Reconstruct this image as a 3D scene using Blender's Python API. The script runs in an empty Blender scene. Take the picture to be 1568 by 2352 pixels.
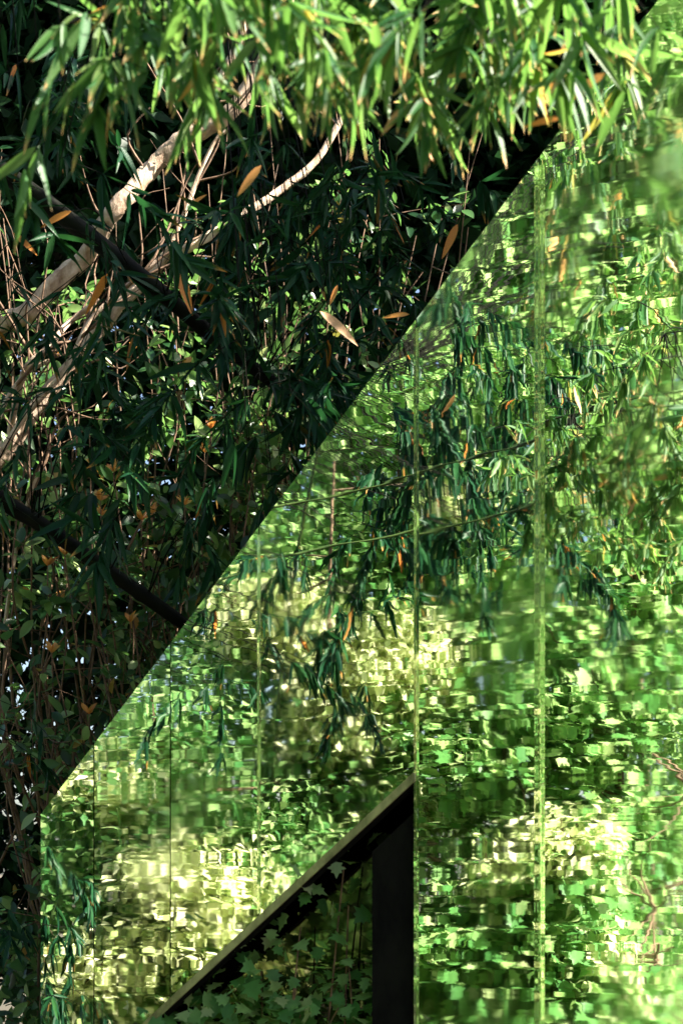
import bpy, math, random
import numpy as np
from mathutils import Vector, Matrix

random.seed(7)
rng = np.random.default_rng(7)
SC = bpy.context.scene
COL = SC.collection

# ------------------------------------------------------------------ camera, sky, sun, exposure
CAMZ = 1.7
cam_d = bpy.data.cameras.new('camera')
cam = bpy.data.objects.new('camera', cam_d)
COL.objects.link(cam)
cam.location = (0, 0, CAMZ)
cam.rotation_euler = (math.radians(90), 0, 0)
cam_d.sensor_fit = 'VERTICAL'
cam_d.sensor_height = 36
cam_d.lens = 50
cam_d.shift_y = 0.3503
cam_d.clip_start = 0.05
cam_d.clip_end = 2000
cam_d.dof.use_dof = True
cam_d.dof.focus_distance = 7.2
cam_d.dof.aperture_fstop = 4.0
SC.camera = cam

SUN_AZ = Vector((0.80, -0.10))          # horizontal direction towards the sun
SUN_EL = math.radians(44)
w = bpy.data.worlds.new('World')
SC.world = w
w.use_nodes = True
wn = w.node_tree.nodes
sky = wn.new('ShaderNodeTexSky')
sky.sky_type = 'NISHITA'
sky.sun_disc = False
sky.sun_elevation = SUN_EL
sky.sun_rotation = math.atan2(SUN_AZ.x, SUN_AZ.y)
sky.air_density = 1.0
sky.dust_density = 2.5
bgn = wn['Background']
w.node_tree.links.new(sky.outputs[0], bgn.inputs[0])
bgn.inputs[1].default_value = 0.05
sd = bpy.data.lights.new('sun', 'SUN')
sd.energy = 5.0
sd.angle = math.radians(0.53)
sd.color = (1.0, 0.93, 0.80)
sun = bpy.data.objects.new('sun', sd)
COL.objects.link(sun)
h = SUN_AZ.normalized() * math.cos(SUN_EL)
TOSUN = Vector((h.x, h.y, math.sin(SUN_EL)))
sun.rotation_euler = TOSUN.to_track_quat('Z', 'Y').to_euler()
sun.location = TOSUN * 30
SC.view_settings.view_transform = 'Standard'
SC.view_settings.look = 'None'
SC.view_settings.gamma = 1
SC.view_settings.use_curve_mapping = False
SC.view_settings.exposure = 2.6
cy = SC.cycles
cy.max_bounces = 10
cy.diffuse_bounces = 6
cy.glossy_bounces = 5
cy.transmission_bounces = 6
cy.caustics_reflective = False
cy.caustics_refractive = False
cy.sample_clamp_indirect = 10

# ------------------------------------------------------------------ places
HOR = 2000.0
def px(x, y, D):
    """point seen at picture position x, y (1568 x 2352 grid) at distance D"""
    return Vector(((x - 784) / 2352 * 0.72 * D, D, CAMZ + (HOR - y) / 2352 * 0.72 * D))
WA = math.radians(20)
W0 = Vector((0, 5, 0))
WT = Vector((math.cos(WA), -math.sin(WA), 0))       # along the wall, to the right
WN = Vector((-math.sin(WA), -math.cos(WA), 0))      # out of the wall
def wall_sz(x, y):
    u = (x - 784) / 2352 * 0.72
    D = 5.0 / (1 + math.tan(WA) * u)
    p = px(x, y, D)
    return ((p - W0).dot(WT), p.z)
def mirr(p):
    return p - 2 * (p - W0).dot(WN) * WN
def wall_d(x): return 5.0 / (1 + math.tan(WA) * (x - 784) / 2352 * .72)
def in_mirror(x, y, D):
    """real place of what is seen mirrored in the wall at picture position x, y"""
    return mirr(px(x, y, D))

# ------------------------------------------------------------------ helpers
def tag(o, label=None, cat=None, group=None, kind=None):
    if label: o['label'] = label
    if cat: o['category'] = cat
    if group: o['group'] = group
    if kind: o['kind'] = kind
    return o
def link(o, parent=None):
    COL.objects.link(o)
    if parent: o.parent = parent
    return o
def empty(name, loc=(0, 0, 0), rz=0):
    o = bpy.data.objects.new(name, None)
    COL.objects.link(o)
    o.location = loc
    o.rotation_euler = (0, 0, rz)
    o.empty_display_size = 0.1
    return o
def mesh_np(name, V, F, t=None, r=None, smooth=False, mat=None):
    """V (n,3), F (m,k) -> mesh; t and r are per-vertex values"""
    me = bpy.data.meshes.new(name)
    n, (m, k) = len(V), F.shape
    me.vertices.add(n); me.vertices.foreach_set('co', V.astype(np.float32).ravel())
    me.loops.add(m * k); me.loops.foreach_set('vertex_index', F.astype(np.int32).ravel())
    me.polygons.add(m); me.polygons.foreach_set('loop_start', np.arange(0, m * k, k, dtype=np.int32))
    me.update(calc_edges=True)
    for nm, a in (('t', t), ('r', r)):
        if a is not None:
            at = me.attributes.new(nm, 'FLOAT', 'POINT')
            at.data.foreach_set('value', np.asarray(a, np.float32))
    if smooth:
        me.polygons.foreach_set('use_smooth', np.ones(m, bool))
    if mat: me.materials.append(mat)
    me.validate()
    return me
def smooth_path(P, sub=5):
    P = [Vector(p) for p in P]
    if len(P) < 3:
        return [P[0].lerp(P[-1], i / sub) for i in range(sub + 1)]
    Q = [P[0] * 2 - P[1]] + P + [P[-1] * 2 - P[-2]]
    out = []
    for i in range(1, len(Q) - 2):
        for s in range(sub):
            t = s / sub
            a, b, c, d = Q[i - 1], Q[i], Q[i + 1], Q[i + 2]
            out.append(0.5 * ((2 * b) + (c - a) * t + (2 * a - 5 * b + 4 * c - d) * t * t + (3 * b - a - 3 * c + d) * t ** 3))
    out.append(P[-1].copy())
    return out
def tube_arrays(P, r0, r1, n=8, rough=0.0, nodes=None):
    V, F, T = [], [], []
    k = len(P)
    up = Vector((0.13, 0.21, 1)).normalized()
    L = 0.0
    for i, p in enumerate(P):
        if i: L += (P[i] - P[i - 1]).length
        d = (P[min(i + 1, k - 1)] - P[max(i - 1, 0)])
        if d.length < 1e-9: d = Vector((0, 0, 1))
        d.normalize()
        a = d.cross(up)
        if a.length < 0.05: a = d.cross(Vector((1, 0, 0)))
        a.normalize(); b = d.cross(a)
        r = r0 + (r1 - r0) * i / max(1, k - 1)
        if nodes:
            ph = (L / nodes) % 1.0
            r *= 1.0 + 0.16 * math.exp(-((min(ph, 1 - ph)) * nodes / 0.012) ** 2)
        for j in range(n):
            an = 2 * math.pi * j / n
            rr = r * (1 + rough * (random.random() - 0.5) + rough * 0.7 * math.sin(L * 14 + j * 2.1))
            V.append(tuple(p + (a * math.cos(an) + b * math.sin(an)) * rr))
            T.append(L)
        if i:
            for j in range(n):
                F.append(((i - 1) * n + j, (i - 1) * n + (j + 1) % n, i * n + (j + 1) % n, i * n + j))
    return V, F, T
class Tubes:
    def __init__(s): s.V, s.F, s.T = [], [], []
    def add(s, P, r0, r1, n=6, rough=0.0, nodes=None):
        V, F, T = tube_arrays(P, r0, r1, n, rough, nodes)
        o = len(s.V)
        s.V += V; s.T += T
        s.F += [tuple(i + o for i in f) for f in F]
    def obj(s, name, mat, parent=None, base=None):
        V = np.array(s.V)
        if base is not None: V = V - np.array(base)
        me = mesh_np(name, V, np.array(s.F), t=s.T, smooth=True, mat=mat)
        return link(bpy.data.objects.new(name, me), parent)
def bxm(name, x0, x1, y0, y1, z0, z1, mat, parent=None):
    V = np.array([(x, y, z) for x in (x0, x1) for y in (y0, y1) for z in (z0, z1)])
    F = np.array([(0, 1, 3, 2), (4, 6, 7, 5), (0, 4, 5, 1), (2, 3, 7, 6), (0, 2, 6, 4), (1, 5, 7, 3)])
    return link(bpy.data.objects.new(name, mesh_np(name, V, F, mat=mat)), parent)
def prism(name, poly, y0, y1, mat, parent=None):
    """polygon in wall coordinates (s, z) given a thickness from y0 (front) to y1"""
    n = len(poly)
    V = [(s, y0, z) for s, z in poly] + [(s, y1, z) for s, z in poly]
    F = [tuple(range(n)), tuple(reversed(range(n, 2 * n)))] + [(i, i + n, (i + 1) % n + n, (i + 1) % n) for i in range(n)]
    me = bpy.data.meshes.new(name); me.from_pydata(V, [], F); me.materials.append(mat); me.update()
    return link(bpy.data.objects.new(name, me), parent)
def clip(poly, a, b, c):
    """keep the side a*s + b*z + c >= 0"""
    out = []
    for i in range(len(poly)):
        p, q = poly[i], poly[(i + 1) % len(poly)]
        dp, dq = a * p[0] + b * p[1] + c, a * q[0] + b * q[1] + c
        if dp >= 0: out.append(p)
        if dp * dq < 0:
            t = dp / (dp - dq)
            out.append((p[0] + (q[0] - p[0]) * t, p[1] + (q[1] - p[1]) * t))
    return out

# ------------------------------------------------------------------ materials
def new_mat(name):
    m = bpy.data.materials.new(name); m.use_nodes = True
    return m, m.node_tree.nodes, m.node_tree.links
def math_n(N, L, op, a, b=None, c=None):
    n = N.new('ShaderNodeMath'); n.operation = op
    for i, v in enumerate((a, b, c)):
        if v is None: continue
        if isinstance(v, (int, float)): n.inputs[i].default_value = v
        else: L.new(v, n.inputs[i])
    return n.outputs[0]
def mix_col(N, L, f, a, b):
    n = N.new('ShaderNodeMix'); n.data_type = 'RGBA'
    for i, v in ((0, f), (6, a), (7, b)):
        if isinstance(v, (int, float)): n.inputs[i].default_value = v
        elif isinstance(v, tuple): n.inputs[i].default_value = (*v, 1)
        else: L.new(v, n.inputs[i])
    return n.outputs[2]
def leaf_mat(name, stops, trans, tip=None, tip_share=0.5, rough=0.38, tfac=0.45, spec=.35):
    """stops: colour ramp over the leaves; trans: colour of the light let through"""
    m, N, L = new_mat(name)
    N.clear()
    out = N.new('ShaderNodeOutputMaterial')
    ar = N.new('ShaderNodeAttribute'); ar.attribute_name = 'r'
    at = N.new('ShaderNodeAttribute'); at.attribute_name = 't'
    oi = N.new('ShaderNodeObjectInfo')
    r = math_n(N, L, 'FRACT', math_n(N, L, 'ADD', ar.outputs['Fac'], oi.outputs['Random']))
    cr = N.new('ShaderNodeValToRGB')
    L.new(r, cr.inputs[0])
    e = cr.color_ramp.elements
    while len(e) > 1: e.remove(e[-1])
    e[0].position, e[0].color = stops[0][0], (*stops[0][1], 1)
    for p, c in stops[1:]:
        x = e.new(p); x.color = (*c, 1)
    col = cr.outputs[0]
    tc = N.new('ShaderNodeTexCoord')
    no = N.new('ShaderNodeTexNoise'); no.inputs['Scale'].default_value = 38; no.inputs['Detail'].default_value = 3
    L.new(tc.outputs['Object'], no.inputs['Vector'])
    hv = N.new('ShaderNodeHueSaturation')
    L.new(col, hv.inputs['Color'])
    L.new(math_n(N, L, 'MULTIPLY_ADD', no.outputs['Fac'], 0.9, 0.55), hv.inputs['Value'])
    col = hv.outputs[0]
    tcol = mix_col(N, L, 0.55, col, trans)
    if tip:
        k = math_n(N, L, 'FRACT', math_n(N, L, 'MULTIPLY', r, 17.3))
        has = math_n(N, L, 'LESS_THAN', k, tip_share)
        edge = math_n(N, L, 'ADD', at.outputs['Fac'], math_n(N, L, 'MULTIPLY_ADD', no.outputs['Fac'], 0.35, -0.17))
        mr = N.new('ShaderNodeMapRange'); mr.interpolation_type = 'SMOOTHSTEP'
        L.new(edge, mr.inputs[0])
        L.new(math_n(N, L, 'MULTIPLY_ADD', k, 0.4, 0.68), mr.inputs[1]); mr.inputs[2].default_value = 1.0
        f = math_n(N, L, 'MULTIPLY', mr.outputs[0], has)
        col = mix_col(N, L, f, col, tip)
        tcol = mix_col(N, L, f, tcol, tuple(min(1, c * 0.9) for c in tip))
    pb = N.new('ShaderNodeBsdfPrincipled')
    L.new(col, pb.inputs['Base Color'])
    pb.inputs['Roughness'].default_value = rough; pb.inputs['Specular IOR Level'].default_value = spec
    bp = N.new('ShaderNodeBump'); bp.inputs['Strength'].default_value = 0.25; bp.inputs['Distance'].default_value = 0.004
    L.new(no.outputs['Fac'], bp.inputs['Height']); L.new(bp.outputs[0], pb.inputs['Normal'])
    tr = N.new('ShaderNodeBsdfTranslucent'); L.new(tcol, tr.inputs[0])
    mx = N.new('ShaderNodeMixShader'); mx.inputs[0].default_value = tfac
    L.new(pb.outputs[0], mx.inputs[1]); L.new(tr.outputs[0], mx.inputs[2])
    L.new(mx.outputs[0], out.inputs[0])
    return m
G = lambda *a: a
M = {}
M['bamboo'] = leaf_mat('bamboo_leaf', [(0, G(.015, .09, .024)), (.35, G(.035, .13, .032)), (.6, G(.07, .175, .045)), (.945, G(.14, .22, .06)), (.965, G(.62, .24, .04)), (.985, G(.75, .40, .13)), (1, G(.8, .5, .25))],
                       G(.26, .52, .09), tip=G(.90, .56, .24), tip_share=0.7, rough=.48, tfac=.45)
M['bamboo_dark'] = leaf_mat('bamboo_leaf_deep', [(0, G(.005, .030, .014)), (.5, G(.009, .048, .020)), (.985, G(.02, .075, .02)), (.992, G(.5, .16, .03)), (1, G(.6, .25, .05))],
                            G(.03, .14, .03), tip=G(.45, .22, .05), tip_share=0.12, rough=.42, tfac=.25, spec=.14)  # copy of the bamboo leaf with shade put into its colour
M['laurel'] = leaf_mat('laurel_leaf', [(0, G(.008, .035, .012)), (.4, G(.018, .065, .02)), (.60, G(.05, .13, .04)), (.64, G(.12, .23, .06)), (.97, G(.27, .36, .12)), (.985, G(.55, .22, .04)), (1, G(.6, .3, .05))],
                       G(.22, .50, .10), rough=.30, tfac=.34, spec=.45)  # the paler stops stand in for leaves caught by the sun
M['young'] = leaf_mat('young_leaf', [(0, G(.60, .42, .09)), (.35, G(.62, .30, .07)), (.7, G(.50, .17, .04)), (1, G(.66, .52, .16))], G(.9, .5, .1), rough=.35, tfac=.45)
M['maple'] = leaf_mat('maple_leaf', [(0, G(.05, .18, .045)), (.5, G(.10, .27, .07)), (.8, G(.22, .36, .13)), (1, G(.42, .48, .24))],
                      G(.53, .78, .26), rough=.42, tfac=.55)
M['deep'] = leaf_mat('deep_leaf', [(0, G(.004, .018, .007)), (.6, G(.010, .036, .012)), (1, G(.02, .055, .018))], G(.03, .10, .03), rough=.5, tfac=.2, spec=.15)  # shade of crowns and undergrowth is put into this dark leaf colour
M['pale'] = leaf_mat('pale_leaf', [(0, G(.30, .42, .12)), (.5, G(.58, .64, .32)), (1, G(.80, .78, .54))], G(.85, .88, .5), rough=.5, tfac=.45)  # cream colour stands in for the glow of bright sky and sunlit leaves
M['small'] = leaf_mat('small_leaf', [(0, G(.04, .16, .045)), (.5, G(.10, .26, .07)), (.8, G(.24, .36, .14)), (1, G(.42, .48, .24))],
                      G(.53, .78, .30), rough=.40, tfac=.55)
def bark_mat(name, a, b, sc=9.0, rough=.8, bump=.6, spec=.3):
    m, N, L = new_mat(name)
    pb = N['Principled BSDF']
    tc = N.new('ShaderNodeTexCoord')
    mp = N.new('ShaderNodeMapping'); mp.inputs['Scale'].default_value = (1, 1, .45); L.new(tc.outputs['Object'], mp.inputs[0])
    no = N.new('ShaderNodeTexNoise'); no.inputs['Scale'].default_value = sc; no.inputs['Detail'].default_value = 9; no.inputs['Roughness'].default_value = .65
    L.new(mp.outputs[0], no.inputs[0])
    cr = N.new('ShaderNodeValToRGB'); L.new(no.outputs[0], cr.inputs[0])
    cr.color_ramp.elements[0].position = .36; cr.color_ramp.elements[0].color = (*a, 1)
    cr.color_ramp.elements[1].position = .60; cr.color_ramp.elements[1].color = (*b, 1)
    L.new(cr.outputs[0], pb.inputs['Base Color'])
    pb.inputs['Roughness'].default_value = rough; pb.inputs['Specular IOR Level'].default_value = spec
    bp = N.new('ShaderNodeBump'); bp.inputs['Strength'].default_value = bump; bp.inputs['Distance'].default_value = .02
    L.new(no.outputs[0], bp.inputs['Height']); L.new(bp.outputs[0], pb.inputs['Normal'])
    return m
M['pale_bark'] = bark_mat('pale_bark', (.26, .17, .11), (.64, .48, .36), 16, bump=1.0)
M['twig'] = bark_mat('twig_bark', (.05, .03, .018), (.22, .13, .08), 20)
M['brown_bark'] = bark_mat('brown_bark', (.05, .035, .02), (.17, .11, .065), 8)
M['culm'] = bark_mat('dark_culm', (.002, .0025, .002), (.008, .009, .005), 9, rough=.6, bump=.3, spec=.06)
M['green_culm'] = bark_mat('green_culm', (.02, .045, .012), (.05, .08, .02), 6, rough=.4, bump=.1)
M['gold_twig'] = bark_mat('gold_twig', (.25, .12, .03), (.5, .28, .08), 20)
M['timber'] = bark_mat('black_timber', (.002, .002, .002), (.006, .006, .005), 14, rough=.8, bump=.3, spec=.08)
M['edge'] = bark_mat('weathered_edge', (.10, .10, .04), (.32, .32, .14), 12, rough=.5, bump=.3)  # lighter olive stands in for light along the rim of the opening
M['dark'] = bark_mat('dark_board', (.003, .003, .003), (.008, .008, .006), 10, rough=.8, spec=.1)
m, N, L = new_mat('soil'); M['soil'] = m
no = N.new('ShaderNodeTexNoise'); no.inputs['Scale'].default_value = 3; no.inputs['Detail'].default_value = 10
cr = N.new('ShaderNodeValToRGB'); L.new(no.outputs[0], cr.inputs[0])
cr.color_ramp.elements[0].color = (.02, .016, .01, 1); cr.color_ramp.elements[1].color = (.09, .075, .04, 1)
L.new(cr.outputs[0], N['Principled BSDF'].inputs['Base Color']); N['Principled BSDF'].inputs['Roughness'].default_value = .95

def mirror_mat(name, az, ax, fz=13.0, fx=4.0, rough=.012, col=(.90, .93, .88)):
    """polished sheet metal whose face ripples: slopes az (up and down) and ax (sideways)"""
    m, N, L = new_mat(name)
    pb = N['Principled BSDF']
    pb.inputs['Base Color'].default_value = (*col, 1)
    pb.inputs['Metallic'].default_value = 1
    pb.inputs['Roughness'].default_value = rough
    tc = N.new('ShaderNodeTexCoord'); oi = N.new('ShaderNodeObjectInfo')
    def slope(scale, amp, detail, seed):
        mp = N.new('ShaderNodeMapping'); mp.inputs['Scale'].default_value = scale; mp.inputs['Location'].default_value = (seed, seed * 2, seed * 3)
        L.new(tc.outputs['Object'], mp.inputs[0])
        no = N.new('ShaderNodeTexNoise'); no.noise_dimensions = '4D'
        L.new(mp.outputs[0], no.inputs['Vector'])
        L.new(math_n(N, L, 'MULTIPLY', oi.outputs['Random'], 40.0), no.inputs['W'])
        no.inputs['Scale'].default_value = 1; no.inputs['Detail'].default_value = detail; no.inputs['Roughness'].default_value = .5
        return math_n(N, L, 'MULTIPLY', math_n(N, L, 'SUBTRACT', no.outputs['Fac'], .5), amp)
    gz = math_n(N, L, 'ADD', slope((1.6, 0, fz), az, 1.5, 1.7), slope((.8, 0, 1.8), .030, 0, 5.1))
    gz = math_n(N, L, 'ADD', gz, slope((1.8, 0, fz * .35), az * 1.1, 0, 9.9))
    gz = math_n(N, L, 'ADD', gz, slope((5, 0, fz * 2.1), az * .45, 0, 2.9))
    gx = math_n(N, L, 'ADD', slope((fx, 0, 1.0), ax, 1.5, 3.3), slope((1.7, 0, .6), .018, 0, 7.7))
    amp = math_n(N, L, 'MULTIPLY_ADD', oi.outputs['Random'], .8, .55)
    gz = math_n(N, L, 'MULTIPLY', gz, amp); gx = math_n(N, L, 'MULTIPLY', gx, amp)
    cv = N.new('ShaderNodeCombineXYZ'); L.new(gx, cv.inputs[0]); L.new(gz, cv.inputs[2])
    vt = N.new('ShaderNodeVectorTransform'); vt.vector_type = 'VECTOR'; vt.convert_from = 'OBJECT'; vt.convert_to = 'WORLD'
    L.new(cv.outputs[0], vt.inputs[0])
    ge = N.new('ShaderNodeNewGeometry')
    ad = N.new('ShaderNodeVectorMath'); ad.operation = 'ADD'
    L.new(ge.outputs['Normal'], ad.inputs[0]); L.new(vt.outputs[0], ad.inputs[1])
    nm = N.new('ShaderNodeVectorMath'); nm.operation = 'NORMALIZE'; L.new(ad.outputs[0], nm.inputs[0])
    L.new(nm.outputs[0], pb.inputs['Normal'])
    # light wear: faint smears that make the polish duller
    no = N.new('ShaderNodeTexNoise'); no.inputs['Scale'].default_value = 2.2; no.inputs['Detail'].default_value = 6
    L.new(tc.outputs['Object'], no.inputs['Vector'])
    L.new(math_n(N, L, 'MULTIPLY', math_n(N, L, 'POWER', no.outputs['Fac'], 3.0), rough * 6), pb.inputs['Roughness'])
    return m
M['mirror'] = mirror_mat('polished_panel', .0125, .006, fz=40, fx=4.5, rough=.026)
M['mirror_fine'] = mirror_mat('polished_panel_rippled', .017, .010, fz=36, fx=22, rough=.026)
M['mirror_dim'] = mirror_mat('tarnished_panel', .03, .010, fz=12, fx=4, rough=.04, col=(.10, .10, .07))  # base colour darkened so reflections inside the opening look dim
M['mirror_strip'] = mirror_mat('polished_strip', .35, .16, fz=11, fx=20, rough=.07, col=(.95, .96, .80))

# ------------------------------------------------------------------ leaves
def leaf_template(width, fold, droop, seg=6, power=.7, back=.25):
    """leaf along +x of length 1; returns V, F (quads), t"""
    V, T, F = [], [], []
    for i in range(seg + 1):
        x = i / seg
        wd = width * (max(0, math.sin(math.pi * x ** power)) ** .85) + .004
        if i == seg: wd = .001
        z = -droop * x * x
        V += [(x, -wd, z + fold * wd), (x, 0, z), (x, wd, z + fold * wd)]
        T += [x, x, x]
        if i:
            a = (i - 1) * 3; b = i * 3
            F += [(a, b, b + 1, a + 1), (a + 1, b + 1, b + 2, a + 2)]
    return np.array(V), np.array(F), np.array(T)
BAMBOO_T = [leaf_template(w_, f_, d_, 7, .62) for w_, f_, d_ in ((.070, .5, .03), (.062, .7, .10), (.080, .3, .14), (.066, .4, -.03), (.074, .8, .18))]
OVAL_T = [leaf_template(w_, f_, d_, 5, .9) for w_, f_, d_ in ((.22, .35, .1), (.25, .2, .2), (.2, .5, .05), (.27, .3, -.08))]
OVAL_TINY = [leaf_template(w_, f_, d_, 2, .9) for w_, f_, d_ in ((.25, .35, .1), (.28, .2, .25))]
OVAL_LOW = [leaf_template(w_, f_, d_, 3, .9) for w_, f_, d_ in ((.23, .35, .1), (.26, .2, .2))]
BAMBOO_LOW = [leaf_template(w_, f_, d_, 4, .62) for w_, f_, d_ in ((.07, .5, .05), (.07, .5, .12))]
def maple_template():
    pts = [(0, 0), (.06, .42), (.25, .30), (.42, .60), (.50, .30), (.68, .34), (.68, .16), (1.0, 0)]
    pts = pts + [(x, -y) for x, y in reversed(pts[1:-1])]
    V = [(.36, 0, .0)] + [(x, y, .12 * abs(y) - .25 * max(0, x - .36) ** 2) for x, y in pts]
    n = len(pts)
    F = [(0, 1 + i, 1 + (i + 1) % n) for i in range(n)]
    return np.array(V), np.array(F), np.array([v[0] for v in V])
MAPLE = [maple_template()]
def frames(dirs, norms):
    x = dirs / np.linalg.norm(dirs, axis=1, keepdims=True)
    y = np.cross(norms, x); ln = np.linalg.norm(y, axis=1, keepdims=True); y = y / np.maximum(ln, 1e-6)
    z = np.cross(x, y)
    return np.stack([x, y, z], axis=2)
def scatter_mesh(name, templates, pos, dirs, norms, size, mat, base=(0, 0, 0)):
    R = frames(dirs, norms)
    Vs, Fs, Ts, Rs = [], [], [], []
    off = 0
    which = rng.integers(0, len(templates), len(pos))
    for k, (V, F, T) in enumerate(templates):
        s = which == k
        if not s.any(): continue
        n = int(s.sum())
        P = np.einsum('nij,vj->nvi', R[s] * size[s][:, None, None], V) + (pos[s] - np.array(base))[:, None, :]
        Vs.append(P.reshape(-1, 3))
        Fs.append((F[None] + (np.arange(n) * len(V))[:, None, None]).reshape(-1, F.shape[1]) + off)
        Ts.append(np.tile(T, n)); Rs.append(np.repeat(rng.random(n), len(V)))
        off += n * len(V)
    return mesh_np(name, np.concatenate(Vs), np.concatenate(Fs), np.concatenate(Ts), np.concatenate(Rs), mat=mat)
def shared_leaves(templates, mat, name):
    out = []
    for V, F, T in templates:
        me = mesh_np(name, V, F, T, np.zeros(len(V)), smooth=True, mat=mat)
        out.append(me)
    return out
LEAF_MESH = {
    'bamboo': shared_leaves(BAMBOO_T, M['bamboo'], 'leaf'),
    'bamboo_dark': shared_leaves(BAMBOO_T, M['bamboo_dark'], 'leaf'),
    'laurel': shared_leaves(OVAL_T, M['laurel'], 'leaf'),
    'young': shared_leaves(OVAL_T, M['young'], 'leaf'),
    'maple': shared_leaves(MAPLE, M['maple'], 'leaf'),
}
M['dry'] = leaf_mat('dry_leaf', [(0, G(.70, .22, .03)), (.5, G(.78, .33, .07)), (1, G(.80, .48, .26))], G(.8, .45, .18), rough=.5, tfac=.4)
DRY = shared_leaves([leaf_template(w_, .4, d_, 7, .75) for w_, d_ in ((.10, .05), (.12, .12))], M['dry'], 'leaf')
def leaf_objects(kind, parent, base, L, limit, low, lowmat, extra_name='foliage'):
    """the leaves of one plant: the ones that show largest as objects, the rest joined"""
    camp = np.array((0, 0, CAMZ))
    pos = np.array([l[0] for l in L]); dr = np.array([l[1] for l in L]); nr = np.array([l[2] for l in L]); sz = np.array([l[3] for l in L])
    d = pos - camp
    u = d[:, 0] / np.maximum(d[:, 1], .01) / .72 * 2352 + 784
    v = HOR - d[:, 2] / np.maximum(d[:, 1], .01) / .72 * 2352
    vis = (d[:, 1] > .5) & (u > -60) & (u < 1628) & (v > -80) & (v < 2420)
    # behind the wall?
    score = np.where(vis, sz / np.linalg.norm(d, axis=1), 0) + rng.random(len(L)) * 1e-6
    behind = ((pos[:, 0] * WN.x + (pos[:, 1] - 5) * WN.y) < 0)
    rake = (1870 - v) / (u - 97 + 1e-9) < 1.32
    score = np.where(behind & (u > 97) & rake, 0, score)
    order = np.argsort(-score)
    n = min(limit, int((score > .001).sum()))
    R = frames(dr, nr)
    meshes = LEAF_MESH[kind]
    for i in order[:n]:
        o = bpy.data.objects.new('leaf', meshes[i % len(meshes)])
        o.matrix_local = Matrix.Translation(Vector(pos[i]) - Vector(base)) @ Matrix([list(r) for r in R[i]]).to_4x4() @ Matrix.Scale(float(sz[i]), 4)
        COL.objects.link(o); o.parent = parent
    rest = order[n:]
    if len(rest):
        me = scatter_mesh(extra_name, low, pos[rest], dr[rest], nr[rest], sz[rest], lowmat, base)
        f = link(bpy.data.objects.new(extra_name, me), parent)
        f['kind'] = 'stuff'
def rv(s=1.0):
    return Vector((random.gauss(0, s), random.gauss(0, s), random.gauss(0, s)))

# ------------------------------------------------------------------ ground
me = bpy.data.meshes.new('ground')
n = 60; V = []; F = []
for i in range(n + 1):
    for j in range(n + 1):
        a = (i / n * 2 - 1); b = (j / n * 2 - 1)
        x = math.copysign(abs(a) ** 2.6, a) * 600; y = math.copysign(abs(b) ** 2.6, b) * 600
        z = .05 * math.sin(x * 1.7) * math.cos(y * 1.3) - .06
        if abs(x) > 40 or abs(y) > 40: z = -.1
        V.append((x, y, z))
for i in range(n):
    for j in range(n):
        a = i * (n + 1) + j
        F.append((a, a + n + 1, a + n + 2, a + 1))
me.from_pydata(V, [], F); me.materials.append(M['soil']); me.update()
tag(link(bpy.data.objects.new('ground', me)), 'dark leaf-strewn soil under the garden plants', 'ground', kind='structure')

# ------------------------------------------------------------------ mirror-clad pavilion
house = empty('mirrored_pavilion', W0, -WA)
tag(house, 'gabled garden pavilion clad in rippled mirror panels reflecting trees', 'pavilion')
eaveS, eaveZ = wall_sz(97, 1872)
topS, topZ = wall_sz(1500, 20)
kR = (topZ - eaveZ) / (topS - eaveS)
apexS = 1.62; apexZ = eaveZ + kR * (apexS - eaveS)
rightS = 2 * apexS - eaveS
gable = [(eaveS, 0.0), (rightS, 0.0), (rightS, eaveZ), (apexS, apexZ), (eaveS, eaveZ)]
a1 = wall_sz(340, 2350); a2 = wall_sz(957, 1778)
seams_px = [97, 220, 395, 598, 958, 1240, 1650]
seamS = [wall_sz(x, 2000)[0] for x in seams_px] + [2.1, 2.7, 3.3, 4.0, rightS]
kO = (a2[1] - a1[1]) / (a2[0] - a1[0])
openS = a2[0]
a0s = a1[0] - a1[1] / kO          # where the sloping edge would meet the ground
for i in range(len(seamS) - 1):
    s0, s1 = seamS[i], seamS[i + 1]
    poly = clip(clip(gable, 1, 0, -(s0 + .002)), -1, 0, s1 - .002)
    if s1 <= openS + .01:
        poly = clip(poly, -kO, 1, kO * a1[0] - a1[1])     # above the sloping edge
    if len(poly) < 3: continue
    prism('mirror_panel', poly, -.012, .012, M['mirror_fine'] if i < 3 else M['mirror'], house)
def strip(name, A, B, wd, bulge, mat, parent, y=-.0125, seg=8):
    """shallow rounded strip from A to B in wall coordinates (s, z)"""
    A = Vector((A[0], A[1])); B = Vector((B[0], B[1])); d = (B - A).normalized(); nn = Vector((d.y, -d.x))
    prof = [(-.5 + k / seg) for k in range(seg + 1)]
    V = []; F = []
    K = max(2, int((B - A).length / .12))
    for k in range(K + 1):
        c = A + (B - A) * (k / K)
        for q in prof:
            p = c + nn * q * wd
            V.append((p.x, y - bulge * ((1 - (2 * q) ** 2) ** 2), p.y))
    for k in range(K):
        for j in range(seg):
            a = k * (seg + 1) + j
            F.append((a, a + 1, a + seg + 2, a + seg + 1))
    m_ = len(V)
    V += [(v[0], -.0121, v[2]) for v in V[:m_]]
    F += [(f[3] + m_, f[2] + m_, f[1] + m_, f[0] + m_) for f in F[:K * seg]]
    me = bpy.data.meshes.new(name); me.from_pydata(V, [], F); me.materials.append(mat)
    me.polygons.foreach_set('use_smooth', [True] * len(me.polygons)); me.update()
    return link(bpy.data.objects.new(name, me), parent)
def topz(s): return eaveZ + kR * (s - eaveS) if s < apexS else apexZ - kR * (s - apexS)
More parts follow.
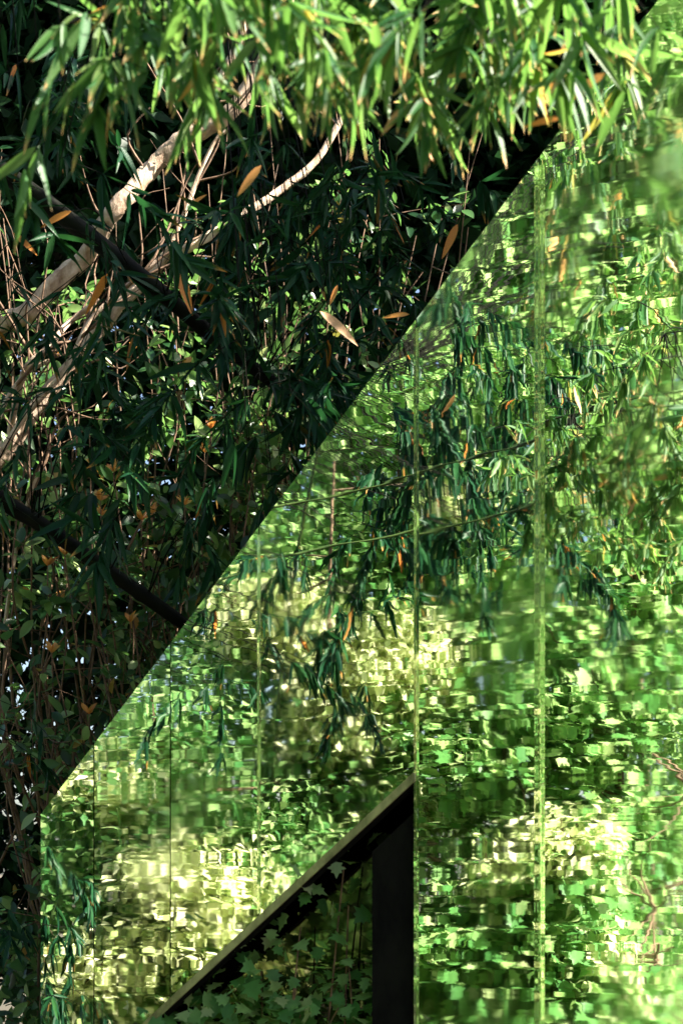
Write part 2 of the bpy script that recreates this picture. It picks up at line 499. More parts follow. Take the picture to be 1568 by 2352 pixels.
for i, (xp, wd, bu) in enumerate([(598, .014, .0001), (958, .018, .0002), (1240, .036, .0006)]):
    s = wall_sz(xp, 2000)[0]
    z0 = 0.0 if s > openS - .01 else max(0, a1[1] + kO * (s - a1[0])) + .02
    strip('seam_strip', (s, z0), (s, topz(s) - .03), wd, bu, M['mirror_strip'], house)
# roof slopes, side wall, back wall
def quad_slab(name, pts, th, mat, parent):
    P = [Vector(p) for p in pts]
    nn = (P[1] - P[0]).cross(P[3] - P[0]).normalized() * th
    V = [tuple(p) for p in P] + [tuple(p + nn) for p in P]
    me = bpy.data.meshes.new(name)
    me.from_pydata(V, [], [(0, 1, 2, 3), (7, 6, 5, 4), (0, 4, 5, 1), (1, 5, 6, 2), (2, 6, 7, 3), (3, 7, 4, 0)])
    me.materials.append(mat); me.update()
    return link(bpy.data.objects.new(name, me), parent)
DEP = 1.5
quad_slab('roof', [(eaveS + .01, .014, eaveZ - .03), (apexS, .014, apexZ - .03), (apexS, DEP, apexZ - .03), (eaveS + .01, DEP, eaveZ - .03)], -.03, M['dark'], house)
quad_slab('roof', [(apexS, .014, apexZ - .03), (rightS - .01, .014, eaveZ - .03), (rightS - .01, DEP, eaveZ - .03), (apexS, DEP, apexZ - .03)], -.03, M['dark'], house)
bxm('side_wall', eaveS, eaveS + .03, .014, DEP, 0, eaveZ - .06, M['mirror'], house)
bxm('side_wall', rightS - .03, rightS, .014, DEP, 0, eaveZ - .06, M['mirror'], house)
prism('back_wall', [(eaveS + .03, 0), (rightS - .03, 0), (rightS - .03, eaveZ - .08), (apexS, apexZ - .1), (eaveS + .03, eaveZ - .08)], DEP - .05, DEP - .01, M['dark'], house)
# sloping beam and post in the opening
dd = Vector((1, kO)).normalized(); nn = Vector((-dd.y, dd.x))
def slope_box(name, off0, off1, y0, y1, mat, sA=None, sB=None):
    A = Vector((a0s if sA is None else sA, 0)); A.y = a1[1] + kO * (A.x - a1[0])
    B = Vector((openS - .002 if sB is None else sB, 0)); B.y = a1[1] + kO * (B.x - a1[0])
    poly = [tuple(A + nn * off0), tuple(B + nn * off0), tuple(B + nn * off1), tuple(A + nn * off1)]
    poly = clip(poly, -1, 0, openS - .003)
    return prism(name, poly, y0, y1, mat, house)
slope_box('edge_trim', -.018, .008, -.022, -.0125, M['edge'])
slope_box('sloping_beam', -.022, -.004, .0125, .05, M['timber'])
pS0 = wall_sz(850, 2100)[0]
prism('post', [(pS0, 0), (openS - .004, 0), (openS - .004, a2[1] - .12), (pS0, a1[1] + kO * (pS0 - a1[0]) - .12)], .02, .15, M['timber'], house)
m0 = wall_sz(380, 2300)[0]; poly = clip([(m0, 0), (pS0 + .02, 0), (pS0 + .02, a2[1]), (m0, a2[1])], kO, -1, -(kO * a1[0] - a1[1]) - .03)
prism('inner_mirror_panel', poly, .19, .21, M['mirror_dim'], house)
bA = wall_sz(610, 2420); bB = wall_sz(700, 2130)

# ------------------------------------------------------------------ bamboo
def culm_path(P): return smooth_path(P, 8)
def at_len(path, f):
    i = f * (len(path) - 1); k = int(min(i, len(path) - 2)); return path[k].lerp(path[k + 1], i - k)
def spray(tb, pre, leaves, p0, d0, length, size, droop=.5, step=.055, fan=4, spread=.55, down=.7):
    """a drooping twig with fans of leaves"""
    p = p0.copy(); d = d0.normalized()
    pts = [p.copy()]
    nst = max(2, int(length / step))
    for i in range(nst):
        d = (d + Vector((0, 0, -1)) * droop * step * 4 + rv(.05)).normalized()
        p = p + d * step; pts.append(p.copy())
        if i < 1 and nst > 4: continue
        if random.random() < .25: continue
        side = rv(1); side = (side - d * side.dot(d)).normalized()
        nl = random.randint(max(1, fan - 2), fan + 1) if i < nst - 1 else fan + 2
        for k in range(nl):
            ld = (d * .5 + side * spread * random.uniform(.3, 1) + rv(.22) + Vector((0, 0, -down))).normalized()
            nr = (rv(.55) + Vector((0, -.35, .6)) - ld * 0).normalized()
            leaves.append((tuple(p + rv(.004)), tuple(ld), tuple(nr), size * random.uniform(.5, 1.3)))
            if k % 2: side = -side + rv(.3)
    tb.add(pre + pts[1:], .0034, .0009, 4)
    return pts
def bamboo(label, culm_pts, r, sprays, kind='bamboo', limit=220, culm_mat='green_culm', twig='culm', group=None, low=BAMBOO_T, nodes=.28, dead=()):
    reflected = bool(group)
    """sprays: list of dict(p, d, length, size, ...)"""
    base = Vector(culm_pts[0])
    o = empty('bamboo', base)
    tag(o, label, 'bamboo', group)
    path = culm_path(culm_pts)
    t = Tubes(); t.add(smooth_path(path, 3), r, r * .45, 10, 0, nodes); t.obj('culm', M[culm_mat], o, base)
    leaves = []
    for s in sprays:
        tb = Tubes()
        # a branch from the nearest place on the culm to the start of the spray
        p = s['p']
        q = min(path, key=lambda c: (c - p).length)
        mid = q.lerp(p, .5) + Vector((0, 0, .12 * (q - p).length)) + rv(.02)
        pre = smooth_path([q, mid, p], 5)
        if reflected and p.x / max(.01, p.y) > -.33 and p.y > 0: continue
        spray(tb, pre, leaves, p, s['d'], s['length'], s['size'], s.get('droop', .5), s.get('step', .055), s.get('fan', 4), s.get('spread', .55), s.get('down', .7))
        tb.obj('branch', M[twig], o, base)
    for (x, y, Dd, dv, sz) in dead:       # single dry leaves, each on its own twig
        p = px(x, y, Dd); q = min(path, key=lambda c: (c - p).length)
        td = Tubes(); td.add(smooth_path([q, q.lerp(p, .55) + Vector((0, 0, .05)) + rv(.03), p], 6), .003, .0012, 5); td.obj('branch', M[twig], o, base)
        ld = Vector(dv).normalized(); R_ = frames(np.array([ld[:]]), np.array([(.25, -1, .35)]))[0]
        lo = bpy.data.objects.new('leaf', DRY[len(leaves) % len(DRY)])
        lo.matrix_local = Matrix.Translation(p - base) @ Matrix([list(r) for r in R_]).to_4x4() @ Matrix.Scale(sz, 4)
        lo['label'] = 'dry orange leaf'
        COL.objects.link(lo); lo.parent = o
    if reflected: leaves = [l for l in leaves if l[0][1] < 0 or l[0][0] / max(.01, l[0][1]) < -.27]
    if leaves: leaf_objects(kind, o, base, leaves, limit, BAMBOO_LOW if reflected else low, M['bamboo' if kind == 'bamboo' else 'bamboo_dark'])
    return o
U = random.uniform
def on_px(xr, yr, Dr, dx=(-.6, .6), length=(.2, .4), size=(.10, .135), n=10, reflect=False, **kw):
    out = []
    for _ in range(n):
        x, y, D = U(*xr), U(*yr), U(*Dr)
        p = in_mirror(x, y, D) if reflect else px(x, y, D)
        out.append(dict(p=p, d=Vector((U(*dx), U(-.3, .3), U(-.5, .2))), length=U(*length), size=U(*size), **kw))
    return out
# five arching stems over the top of the view
top_z = lambda D: CAMZ + HOR / 2352 * .72 * D
def arch(x0, y0, xs, D, dz=.18):
    z = top_z(D) + dz
    return [Vector((x0, y0, -.05)), Vector((x0 * .96, y0, 1.6)), Vector((x0 * .8, (y0 + D) / 2, z - .5))] + [Vector((x, D + .05 * math.sin(x * 3), z + .06 * math.cos(x * 2.2))) for x in xs]
bamboo('arching green bamboo whose sunlit leaves hang across the top left corner', arch(-2.9, 4.6, (-1.3, -.4, .05), 2.75), .011,
       on_px((230, 520), (-190, -50), (2.6, 3.1), dx=(-.1, .7), n=15, fan=6, spread=.85, down=.4) + on_px((150, 420), (10, 260), (2.9, 3.4), n=8, length=(.12, .25)), limit=295)
bamboo('arching green bamboo with pale-tipped leaves filling the upper middle', arch(-3.1, 4.9, (-1.4, -.1, .6), 3.05), .012,
       on_px((480, 900), (-230, -45), (2.6, 3.1), n=21, fan=6, spread=.85, down=.4) + on_px((430, 820), (0, 170), (3.1, 3.6), n=10, length=(.12, .25)), limit=295)
bamboo('arching green bamboo with bright leaves right of the upper middle', arch(2.6, 2.0, (1.0, .35, -.1), 3.0), .012,
       on_px((850, 1200), (-230, -55), (2.6, 3.1), n=21, fan=6, spread=.85, down=.4) + on_px((850, 1160), (20, 200), (3.1, 3.7), n=10, length=(.12, .28)), limit=295)
bamboo('arching green bamboo whose leaves overhang the mirrored gable edge', arch(2.3, 2.6, (1.1, .75, .4), 3.3), .011,
       on_px((1150, 1380), (-210, -110), (2.7, 3.2), n=12, fan=6, spread=.85, down=.4) + on_px((1130, 1330), (0, 130), (3.3, 3.8), n=8, length=(.12, .25)), limit=240,
       dead=[(1388, 168, 3.0, (-1, 0, -.75), .105), (1288, 272, 3.1, (-1, 0, -.2), .085), (1350, 115, 3.0, (-.8, 0, -.4), .05), (1090, 175, 3.1, (-1, 0, .0), .075), (925, 248, 3.1, (-.8, 0, -1), .075)])
# leaning dark culms with leaves coloured dark as if in shade, between the lit bamboo and the thicket
D1 = 6.1
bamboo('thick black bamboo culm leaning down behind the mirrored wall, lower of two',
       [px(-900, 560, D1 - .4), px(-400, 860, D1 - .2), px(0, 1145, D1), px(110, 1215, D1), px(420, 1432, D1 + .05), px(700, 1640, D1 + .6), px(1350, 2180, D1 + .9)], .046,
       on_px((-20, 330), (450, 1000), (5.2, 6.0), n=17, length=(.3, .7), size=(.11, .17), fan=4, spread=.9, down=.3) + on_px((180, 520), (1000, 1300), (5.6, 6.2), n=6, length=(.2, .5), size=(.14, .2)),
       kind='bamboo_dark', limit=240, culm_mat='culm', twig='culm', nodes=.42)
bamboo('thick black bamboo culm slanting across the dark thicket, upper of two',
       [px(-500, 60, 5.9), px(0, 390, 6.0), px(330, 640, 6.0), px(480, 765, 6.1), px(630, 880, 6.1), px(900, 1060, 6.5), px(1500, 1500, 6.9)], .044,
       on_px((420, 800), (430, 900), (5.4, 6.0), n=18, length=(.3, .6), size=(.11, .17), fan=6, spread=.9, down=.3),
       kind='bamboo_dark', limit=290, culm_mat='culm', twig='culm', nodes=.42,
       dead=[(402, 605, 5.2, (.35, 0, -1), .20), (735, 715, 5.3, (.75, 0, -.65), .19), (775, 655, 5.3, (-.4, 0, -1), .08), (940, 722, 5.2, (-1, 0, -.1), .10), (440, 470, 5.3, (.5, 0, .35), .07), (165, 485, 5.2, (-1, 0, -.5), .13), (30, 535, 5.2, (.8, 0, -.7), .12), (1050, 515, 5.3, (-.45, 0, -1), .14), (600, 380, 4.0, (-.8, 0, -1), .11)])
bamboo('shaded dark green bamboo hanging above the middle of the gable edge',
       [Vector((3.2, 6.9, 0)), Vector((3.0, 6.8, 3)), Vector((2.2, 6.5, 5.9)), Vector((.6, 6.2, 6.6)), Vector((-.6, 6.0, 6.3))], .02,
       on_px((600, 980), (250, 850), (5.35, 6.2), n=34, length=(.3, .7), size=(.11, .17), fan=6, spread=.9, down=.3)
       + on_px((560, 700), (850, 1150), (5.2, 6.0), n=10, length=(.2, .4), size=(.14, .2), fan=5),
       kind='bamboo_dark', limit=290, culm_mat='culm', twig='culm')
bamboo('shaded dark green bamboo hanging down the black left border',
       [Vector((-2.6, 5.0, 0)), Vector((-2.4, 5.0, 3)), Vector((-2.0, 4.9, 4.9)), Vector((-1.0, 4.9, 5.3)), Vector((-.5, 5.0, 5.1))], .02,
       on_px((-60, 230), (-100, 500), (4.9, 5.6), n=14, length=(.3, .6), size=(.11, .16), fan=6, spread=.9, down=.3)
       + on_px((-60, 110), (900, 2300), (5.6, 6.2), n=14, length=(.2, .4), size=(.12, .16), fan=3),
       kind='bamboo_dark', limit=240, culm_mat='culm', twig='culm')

# bamboo standing left of the camera: seen in the mirror only
def mirror_culm(x, D, z1):
    b = in_mirror(x, 2000, D); b.z = 0
    if b.y > 0: b.x = min(b.x, -.36 * b.y - .9)
    return [b, Vector((b.x, b.y, z1 * .6)), Vector((b.x + .4, b.y + .2, z1))]
bamboo('arching bamboo mirrored as dark sprays in the middle of the panels', mirror_culm(-350, 7.0, 4.6), .012,
       on_px((880, 1130), (560, 1300), (7.6, 8.5), n=44, reflect=True, length=(.25, .6), size=(.13, .2), fan=5),
       kind='bamboo_dark', limit=0, group='bamboo seen only mirrored in the panels')
bamboo('arching bamboo mirrored as a deep green mass right of the middle panels', mirror_culm(-380, 7.4, 4.8), .012,
       on_px((1010, 1330), (780, 1330), (7.9, 8.9), n=46, reflect=True, length=(.25, .6), size=(.12, .19), fan=6),
       kind='bamboo_dark', limit=0, group='bamboo seen only mirrored in the panels')
bamboo('arching bamboo mirrored as dark sprays in the lower left panels', mirror_culm(-300, 7.6, 4.2), .012,
       on_px((450, 860), (1150, 1600), (7.2, 7.9), n=34, reflect=True, length=(.2, .5), size=(.12, .18), fan=5)
       + on_px((95, 190), (1880, 2340), (7.0, 7.6), n=14, reflect=True, length=(.15, .4), size=(.10, .15), fan=5),
       kind='bamboo_dark', limit=0, group='bamboo seen only mirrored in the panels')
bamboo('sunlit bamboo mirrored in the upper right panels', [Vector((-3.6, 1.6, 0)), Vector((-3.4, 1.6, 3)), Vector((-2.7, 1.9, 4.6)), Vector((-1.8, 2.3, 4.7))], .018,
       on_px((1150, 1600), (150, 950), (8.7, 9.8), n=60, reflect=True, length=(.25, .6), size=(.15, .22), fan=5),
       kind='bamboo', limit=0, group='bamboo seen only mirrored in the panels')

# ------------------------------------------------------------------ pale-barked tree behind the bamboo
def branch_tree(label, base, limbs, twigs, mat, leaves=None, name='tree', cat='tree', leafkind=None, limit=0):
    o = empty(name, base); tag(o, label, cat)
    for i, (P, r0, r1, nm) in enumerate(limbs):
        t = Tubes(); t.add(smooth_path(P, 7), r0 * .60, r1 * .66, 14, .26); t.obj(nm, M[mat], o, base)
    if twigs:
        t = Tubes()
        for P, r0, r1 in twigs: t.add(smooth_path(P, 4), r0, r1, 5, .1)
        t.obj('twig', M['twig'], o, base)['kind'] = 'stuff'
    return o
DT = 7.0
b0 = Vector((-3.1, 7.6, 0))
limbs = [
    ([b0, Vector((-2.9, 7.5, 1.2)), px(-260, 1300, 7.2), px(-60, 1120, DT), px(30, 1010, DT), px(110, 905, DT), px(190, 810, DT), px(270, 705, DT)], .085, .045, 'trunk'),
    ([px(270, 705, DT), px(330, 650, DT), px(385, 585, DT), px(430, 570, DT - .05), px(500, 530, DT), px(560, 490, DT), px(640, 440, DT + .1), px(740, 350, DT + .2), px(840, 160, DT + .3)], .045, .022, 'limb'),
    ([px(-150, 1200, 7.2), px(-40, 800, DT), px(60, 720, DT), px(130, 650, DT), px(195, 590, DT), px(245, 510, DT - .1), px(290, 455, DT - .1), px(350, 385, DT), px(420, 320, DT), px(480, 290, DT), px(550, 235, DT), px(640, 60, DT), px(700, -160, DT)], .075, .05, 'limb'),
    ([px(420, 320, DT), px(455, 240, DT + .02), px(500, 200, DT), px(560, 60, DT), px(580, -120, DT)], .045, .03, 'limb'),
    ([px(350, 640, DT), px(420, 500, DT), px(450, 420, DT), px(490, 330, DT), px(520, 300, DT)], .022, .012, 'limb'),
    ([px(20, 1020, DT), px(55, 860, DT - .2), px(110, 800, DT - .2), px(160, 740, DT - .1), px(230, 690, DT - .1)], .028, .018, 'limb'),
    ([px(-30, 1050, 6.8), px(10, 930, 6.8), px(60, 860, 6.8), px(110, 830, 6.8)], .02, .014, 'limb'),
    ([px(10, 1450, 6.9), px(40, 1250, 6.9), px(75, 1120, 6.9), px(95, 1080, 6.9)], .016, .01, 'limb'),
    ([px(-10, 1060, 6.8), px(55, 960, 6.8), px(150, 850, 6.8), px(205, 740, 6.8), px(290, 660, 6.8), px(360, 600, 6.8)], .022, .015, 'limb'),
]
twigs = []
for _ in range(60):
    P0 = smooth_path(random.choice(limbs)[0], 7); q = at_len(P0, U(.25, 1.0))
    an = U(.1, 2.2); ln = U(.25, .9)
    d_ = Vector((math.cos(an), U(-.35, .35), math.sin(an))) * ln
    twigs.append(([q, q + d_ * .35 + rv(.05), q + d_ * .7 + rv(.07), q + d_ + rv(.05)], U(.004, .010), .0012))
branch_tree('pale-barked leaning tree with bare tan limbs behind the bamboo', b0, limbs, twigs, 'pale_bark')

# ------------------------------------------------------------------ laurel shrubs of the thicket
def outside_gap(u, v):
    return not ((u < 230) and (1420 < v < 1900))
def shrub(label, cx, D, x_r, y_r, n_stem, n_leaf, limit, kind='laurel', sizes=(.06, .11), rosettes=(), group=None, keep=1.0, bare=.0):
    base = px(cx, 2000, D); base.z = -.05
    o = empty('laurel_shrub', base); tag(o, label, 'shrub', group)
    leaves = []
    stems = []
    for _ in range(n_stem):
        x1, y1 = U(*x_r), U(*y_r); D1_ = D + U(-.45, .45)
        a = base + Vector((U(-.25, .25), U(-.2, .2), 0))
        p = px(x1, y1, D1_)
        mid = a.lerp(p, .5) + rv(.22)
        P = smooth_path([a, a.lerp(p, .25) + rv(.14), mid, a.lerp(p, .78) + rv(.16), p], 5)
        r = U(.007, .014); st = Tubes(); st.add(P, r, .003, 6, .12); st.obj('stem', M['twig'], o, base)
        stems.append(P)
    per = n_leaf / max(1, n_stem * 5)
    tw = Tubes()
    for P in stems:
        for k in range(5):
            q = at_len(P, U(.3, 1.0))
            d = (rv(1) + Vector((0, -.5, .4))).normalized(); L_ = U(.25, .6)
            e = q + d * L_ + Vector((0, 0, -.1 * L_))
            m2 = q.lerp(e, .5) + rv(.04)
            pth = smooth_path([q, m2, e], 6)
            tw.add(pth, .0035, .0012, 4)
            for _ in range(int(per)):
                f = U(.15, 1); c = at_len(pth, f)
                c = c + rv(.035)
                ld = (rv(.8) + d * .4 + Vector((0, -.15, -.15))).normalized()
                nr = (rv(.45) + Vector((.1, -.45, .8))).normalized()
                u = c.x / c.y / .72 * 2352 + 784; v = HOR - (c.z - CAMZ) / c.y / .72 * 2352
                if outside_gap(u, v) or random.random() < .35:
                    leaves.append((tuple(c), tuple(ld), tuple(nr), U(*sizes)))
    tw.obj('twig', M['twig'], o, base)['kind'] = 'stuff'
    if leaves: leaf_objects(kind, o, base, leaves, limit, OVAL_LOW, M[kind])
    # orange young shoots
    for (x, y, Dr, n) in rosettes:
        c = px(x, y, Dr); sh = empty('young_shoot', c - base); sh.parent = o
        t = Tubes(); t.add([c - c + Vector((0, 0, -.09)), Vector((0, 0, -.04)), Vector((0, 0, 0))], .003, .002, 5); t.obj('stalk', M['twig'], sh)
        for k in range(n):
            an = 2 * math.pi * k / n + U(-.3, .3)
            ld = Vector((math.cos(an), math.sin(an) * .7, U(.5, 1.8))).normalized(); nr = (Vector((-ld.x, -ld.y - .8, 1)) + rv(.2)).normalized()
            lo = bpy.data.objects.new('leaf', LEAF_MESH['young'][k % 4])
            R = frames(np.array([ld[:]]), np.array([nr[:]]))[0]
            lo.matrix_local = Matrix([list(r) for r in R]).to_4x4() @ Matrix.Scale(U(.042, .066), 4)
            COL.objects.link(lo); lo.parent = sh
    return o
GS = 'laurel shrubs of the dark thicket'
shrub('laurel shrub at the left border with sky showing between its leaves', 60, 6.9, (-80, 220), (1250, 2300), 12, 1000, 260)
shrub('laurel shrub with orange young shoots above the lower black culm', 270, 6.9, (60, 430), (850, 1500), 18, 1500, 290,
      rosettes=[(262, 1085, 6.5, 8), (232, 1150, 6.5, 7), (235, 1185, 6.55, 6), (325, 1195, 6.5, 8), (350, 1180, 6.6, 6), (150, 1275, 6.5, 6), (110, 1300, 6.5, 6), (215, 1075, 6.6, 5)])
shrub('laurel shrub with pale sunlit leaves in the middle of the thicket', 470, 7.1, (280, 640), (720, 1300), 20, 2000, 295, sizes=(.07, .12),
      rosettes=[(485, 985, 6.6, 7), (470, 1040, 6.7, 5), (425, 1160, 6.6, 6)])
shrub('laurel shrub under the slanting upper culm by the gable edge', 640, 7.3, (480, 820), (560, 1050), 16, 1200, 220)
shrub('laurel shrub below the lower black culm beside the mirrored wall', 250, 6.7, (80, 400), (1400, 1750), 12, 620, 220,
      rosettes=[(300, 1430, 6.3, 5), (120, 1500, 6.3, 5), (205, 1640, 6.3, 5)])
shrub('tall laurel shrub among the pale limbs at upper left', 150, 7.4, (-60, 420), (250, 900), 18, 1300, 220)
shrub('tall laurel shrub behind the hanging bamboo at upper middle', 700, 7.6, (450, 1150), (150, 650), 20, 1500, 220)
# the far side of the thicket: one leafy mass with an opening towards the sky low on the left
def mass(name, label, n, xr, yr, Dr, mat, tmpl, sizes, gap=True, kind='stuff', reflect=False, cat='thicket', zbias=.7):
    x = rng.uniform(*xr, n); y = rng.uniform(*yr, n); D = rng.uniform(*Dr, n)
    if gap:
        g = (x < 250) & (y > 1400) & (y < 1900)
        k = ~g | (rng.random(n) < .74)
        x, y, D = x[k], y[k], D[k]
    n = len(x)
    P = np.stack([(x - 784) / 2352 * .72 * D, D, CAMZ + (HOR - y) / 2352 * .72 * D], 1)
    P = P[P[:, 2] > -.02]; n = len(P)
    if reflect:
        wn_ = np.array(WN); P = P - 2 * ((P - np.array(W0)) @ wn_)[:, None] * wn_[None]
    d = rng.normal(size=(n, 3)); nr = rng.normal(size=(n, 3)) * .6 + np.array((0, -.3, zbias))
    me = scatter_mesh(name, tmpl, P, d, nr, rng.uniform(*sizes, n), mat)
    return tag(link(bpy.data.objects.new(name, me)), label, cat, kind=kind)
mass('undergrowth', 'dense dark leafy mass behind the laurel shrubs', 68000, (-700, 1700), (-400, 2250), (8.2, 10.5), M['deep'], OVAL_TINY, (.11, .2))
# overhead crowns added, partly unseen, to keep the thicket in shade
def blob_tree(label, base, blobs, n, mat, tmpl, sizes, trunk_r=.12, name='tree', group=None, trunk_mat='brown_bark', cat='tree', up=1.0):
    o = empty(name, base); tag(o, label, cat, group)
    top = max((b[2] + b[3] * .3 for b in blobs))
    cx = sum(b[0] for b in blobs) / len(blobs); cyy = sum(b[1] for b in blobs) / len(blobs)
    t = Tubes(); P = smooth_path([base, Vector((base[0] * .7 + cx * .3 + U(-.1, .1), base[1] * .7 + cyy * .3, top * .35)), Vector((cx, cyy, top * .75)), Vector((cx + U(-.2, .2), cyy, top))], 6)
    t.add(P, trunk_r, trunk_r * .25, 12, .08); t.obj('trunk', M[trunk_mat], o, base)
    for b in blobs:
        t = Tubes()
        q = at_len(P, min(.95, max(.15, (b[2] - b[3] * .5) / top)))
        c = Vector(b[:3])
        t.add(smooth_path([q, q.lerp(c, .5) + rv(.1), c], 5), trunk_r * .35, .012, 6, .08)
        for _ in range(6):
            e = c + Vector((U(-1, 1), U(-1, 1), U(-.7, .9))) * b[3] * .9
            t.add(smooth_path([c, c.lerp(e, .5) + rv(.06), e], 4), .012, .003, 4)
        t.obj('branch', M[trunk_mat], o, base)
    vol = np.array([b[3] ** 3 * (b[4] if len(b) > 4 else 1) for b in blobs]); cnt = (vol / vol.sum() * n).astype(int)
    pos = []; nrm = []
    for b, k in zip(blobs, cnt):
        # leafy clumps inside the blob: uneven outline with gaps
        m_ = max(6, int(k / (10 if group else 26)))
        cd = rng.normal(size=(m_, 3)); cd /= np.linalg.norm(cd, axis=1, keepdims=True)
        cr_ = rng.random(m_) ** .42 * b[3] * rng.uniform(.75, 1.25, m_)
        cc = np.array(b[:3]) + cd * cr_[:, None] * np.array((1, 1, .8))
        w_ = rng.integers(0, m_, k)
        p = cc[w_] + rng.normal(size=(k, 3)) * np.array((.20, .20, .09)) * max(.5, min(1.2, b[3]))
        pos.append(p); nrm.append(cd[w_] * .6)
    pos = np.concatenate(pos); nrm = np.concatenate(nrm)
    keep = pos[:, 2] > .02
    if group:      # nothing grows into the clearing between the camera and the wall
        keep &= (pos[:, 1] < -.8) | (pos[:, 0] < -.34 * np.maximum(pos[:, 1], 0) - .7)
        keep &= np.linalg.norm(pos - np.array((0, 0, CAMZ)), axis=1) > 1.5
    pos = pos[keep]; nrm = nrm[keep]; n = len(pos)
    nr = nrm * (.6 if group else 1) + rng.normal(size=(n, 3)) * (.30 if group else .40) + (np.array((.35, .05, up * 1.25)) if group else np.array((0, 0, up)))
    d = rng.normal(size=(n, 3)); d[:, 2] = d[:, 2] * .4 - .25
    me = scatter_mesh('crown', tmpl, pos, d, nr, rng.uniform(*sizes, n), mat, base)
    f = link(bpy.data.objects.new('crown', me), o); f['kind'] = 'stuff'
    return o
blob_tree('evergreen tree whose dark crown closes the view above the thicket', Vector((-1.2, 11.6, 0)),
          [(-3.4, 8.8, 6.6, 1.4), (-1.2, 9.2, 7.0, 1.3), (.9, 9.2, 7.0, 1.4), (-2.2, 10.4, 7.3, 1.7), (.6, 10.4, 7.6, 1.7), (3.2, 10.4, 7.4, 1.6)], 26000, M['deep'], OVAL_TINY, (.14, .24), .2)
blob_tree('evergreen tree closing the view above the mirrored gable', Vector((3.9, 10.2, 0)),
          [(1.9, 9.3, 6.6, 1.2), (3.4, 9.6, 5.6, 1.3), (4.4, 9.8, 4.6, 1.3), (3.0, 10.0, 7.2, 1.5), (2.6, 6.9, 5.9, .6), (3.3, 6.4, 5.0, .8), (3.6, 6.1, 6.9, .8), (2.7, 5.0, 6.9, .7), (3.3, 5.4, 8.0, .8), (2.3, 4.9, 7.8, .55)], 24000, M['deep'], OVAL_TINY, (.14, .24), .16)  # smaller blobs are out of view, added to cast shade on bamboo and thicket

# ------------------------------------------------------------------ broad-leaved plants in and behind the opening
def leafy_plant(name, label, pts, sizes, n, mat='maple', limit=240, cat='plant'):
    base = Vector(pts[0]); base.z = -.03
    o = empty(name, base); tag(o, label, cat)
    st = Tubes(); L_ = []
    for p in pts:
        p = Vector(p)
        P = smooth_path([base + rv(.03), base.lerp(p, .5) + rv(.05), p], 5)
        st.add(P, .007, .003, 5)
        for _ in range(n):
            c = p + Vector((random.gauss(0, .16), random.gauss(0, .025), random.gauss(0, .08)))
            L_.append((tuple(c), tuple((rv(.7) + Vector((0, -.4, -.3))).normalized()), tuple((rv(.35) + Vector((0, -.6, .8))).normalized()), U(*sizes)))
    st.obj('stem', M['twig'], o, base)
    leaf_objects('maple', o, base, L_, limit, MAPLE, M['maple'])
leafy_plant('maple_sapling', 'low broad-leaved sapling with green leaves at the foot of the black post', [px(x, y, wall_d(x) + U(.07, .13)) for x, y in ((440, 2330), (520, 2300), (600, 2340), (690, 2330), (780, 2310), (880, 2350), (560, 2380))], (.05, .085), 34)
leafy_plant('maple_sapling', 'thin shaded broad-leaved sapling climbing under the sloping beam left of the post', [px(x, y, wall_d(x) + U(.09, .14)) for x, y in ((600, 2230), (690, 2130), (800, 2080), (800, 2210), (680, 2270), (790, 1990))], (.05, .08), 13)

# ------------------------------------------------------------------ trees opposite the mirrors, seen as reflections
def refl_tree(label, x, D, blobs, n, mat, tmpl, sizes, group, trunk='brown_bark', tr=.1):
    b = in_mirror(x, 2000, D); b.z = -.03
    bl = []
    for (bx, by, bD, r, *k) in blobs:
        c = in_mirror(bx, by, bD); bl.append((c.x, c.y, c.z, r, *k))
    blob_tree(label, b, bl, n, mat, tmpl, sizes, tr * .55, name='maple_tree' if mat is M['maple'] else 'small_leaved_tree' if mat is M['small'] else 'pale_leaved_tree', group=group, trunk_mat=trunk)
GR = 'trees seen only mirrored in the panels'
refl_tree('broad-leaved tree mirrored in the lower right panels', 1330, 10.5,
          [(1150, 1750, 9.8, .8), (1400, 1600, 9.6, .8), (1600, 1800, 9.4, .8), (1250, 2050, 9.5, .7), (1500, 2100, 9.3, .8), (1050, 2150, 9.5, .7), (1300, 2330, 9.2, .7), (1600, 2350, 9.2, .7), (1500, 1350, 9.8, .8), (1650, 1150, 9.8, .8), (1680, 2000, 9.6, .7), (1700, 2300, 9.4, .7), (1450, 1950, 10.2, .8)],
          25000, M['maple'], MAPLE, (.07, .12), GR, tr=.09)
refl_tree('bright broad-leaved tree mirrored in the middle panels', 800, 11.5,
          [(850, 1500, 10.8, .9), (1000, 1250, 10.8, .9), (650, 1350, 10.8, .9), (800, 1850, 10.5, .8), (950, 1000, 11, .9), (1120, 1420, 11, .9), (1050, 1300, 11.4, .9), (1150, 850, 11, .9), (600, 1700, 10.4, .7), (980, 1750, 10.5, .8)],
          20000, M['maple'], MAPLE, (.06, .10), GR)
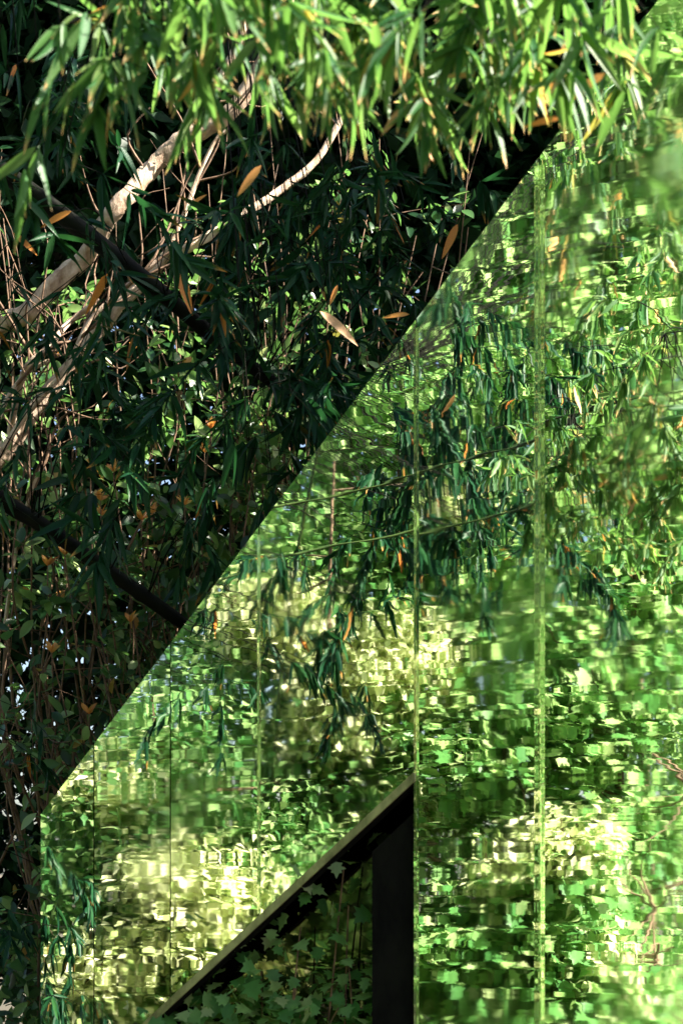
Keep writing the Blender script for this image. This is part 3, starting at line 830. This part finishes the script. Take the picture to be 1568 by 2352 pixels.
refl_tree('pale-leaved tree glowing in the middle of the panels', 760, 11.0,
          [(870, 1540, 10.0, .5), (780, 1680, 10.0, .4), (620, 1420, 10.0, .42), (450, 2060, 9.1, .5), (240, 2230, 9.0, .35), (1300, 1950, 9.0, .35), (1500, 2200, 8.9, .35), (1050, 1150, 10.2, .35), (520, 2230, 9.2, .35), (250, 1800, 9.5, .38), (930, 1900, 9.8, .3), (1150, 2000, 9.2, .3), (700, 1400, 10.3, .3), (330, 2000, 9.3, .3)],
          17000, M['pale'], OVAL_TINY, (.06, .11), GR, tr=.06)  # added tree, its pale blobs set where the glow shows
refl_tree('tall broad-leaved tree mirrored in the upper right panels', 1500, 12.5,
          [(1350, 950, 11.5, 1.0), (1550, 700, 11.5, 1.0), (1250, 600, 11.8, 1.0), (1500, 350, 11.8, 1.1), (1650, 100, 11.5, 1.1), (1400, 100, 12, 1.0), (1200, 300, 12.2, .9)],
          20000, M['maple'], MAPLE, (.065, .11), GR)
refl_tree('small-leaved tree mirrored in the lower left panels', 260, 10.5,
          [(150, 2000, 9.8, .7), (300, 1850, 9.8, .8), (480, 1950, 9.8, .8), (250, 2200, 9.6, .7), (450, 2250, 9.6, .8), (380, 1680, 10, .7), (120, 2330, 9.6, .6), (600, 2100, 9.8, .8), (720, 2000, 9.9, .7), (330, 2400, 9.5, .6)],
          21000, M['small'], OVAL_TINY, (.07, .12), GR)
refl_tree('small-leaved tree mirrored beside the gable edge', 600, 12.5,
          [(500, 1450, 11.5, .9), (650, 1150, 11.6, .9), (850, 900, 11.8, 1.0), (1000, 700, 12, 1.0), (1150, 500, 12, 1.0)],
          9000, M['small'], OVAL_TINY, (.08, .15), GR)
mass('far_foliage', 'leafy wood farther off opposite the mirrored wall', 76000, (-500, 2300), (-300, 2300), (12.5, 15.5), M['small'], OVAL_TINY, (.10, .17), gap=False, reflect=True, cat='foliage')
mass('undergrowth', 'low leafy plants mirrored along the foot of the right panels', 7000, (900, 1560), (2180, 2800), (9.0, 10.6), M['maple'], MAPLE, (.07, .12), gap=False, reflect=True, cat='undergrowth')
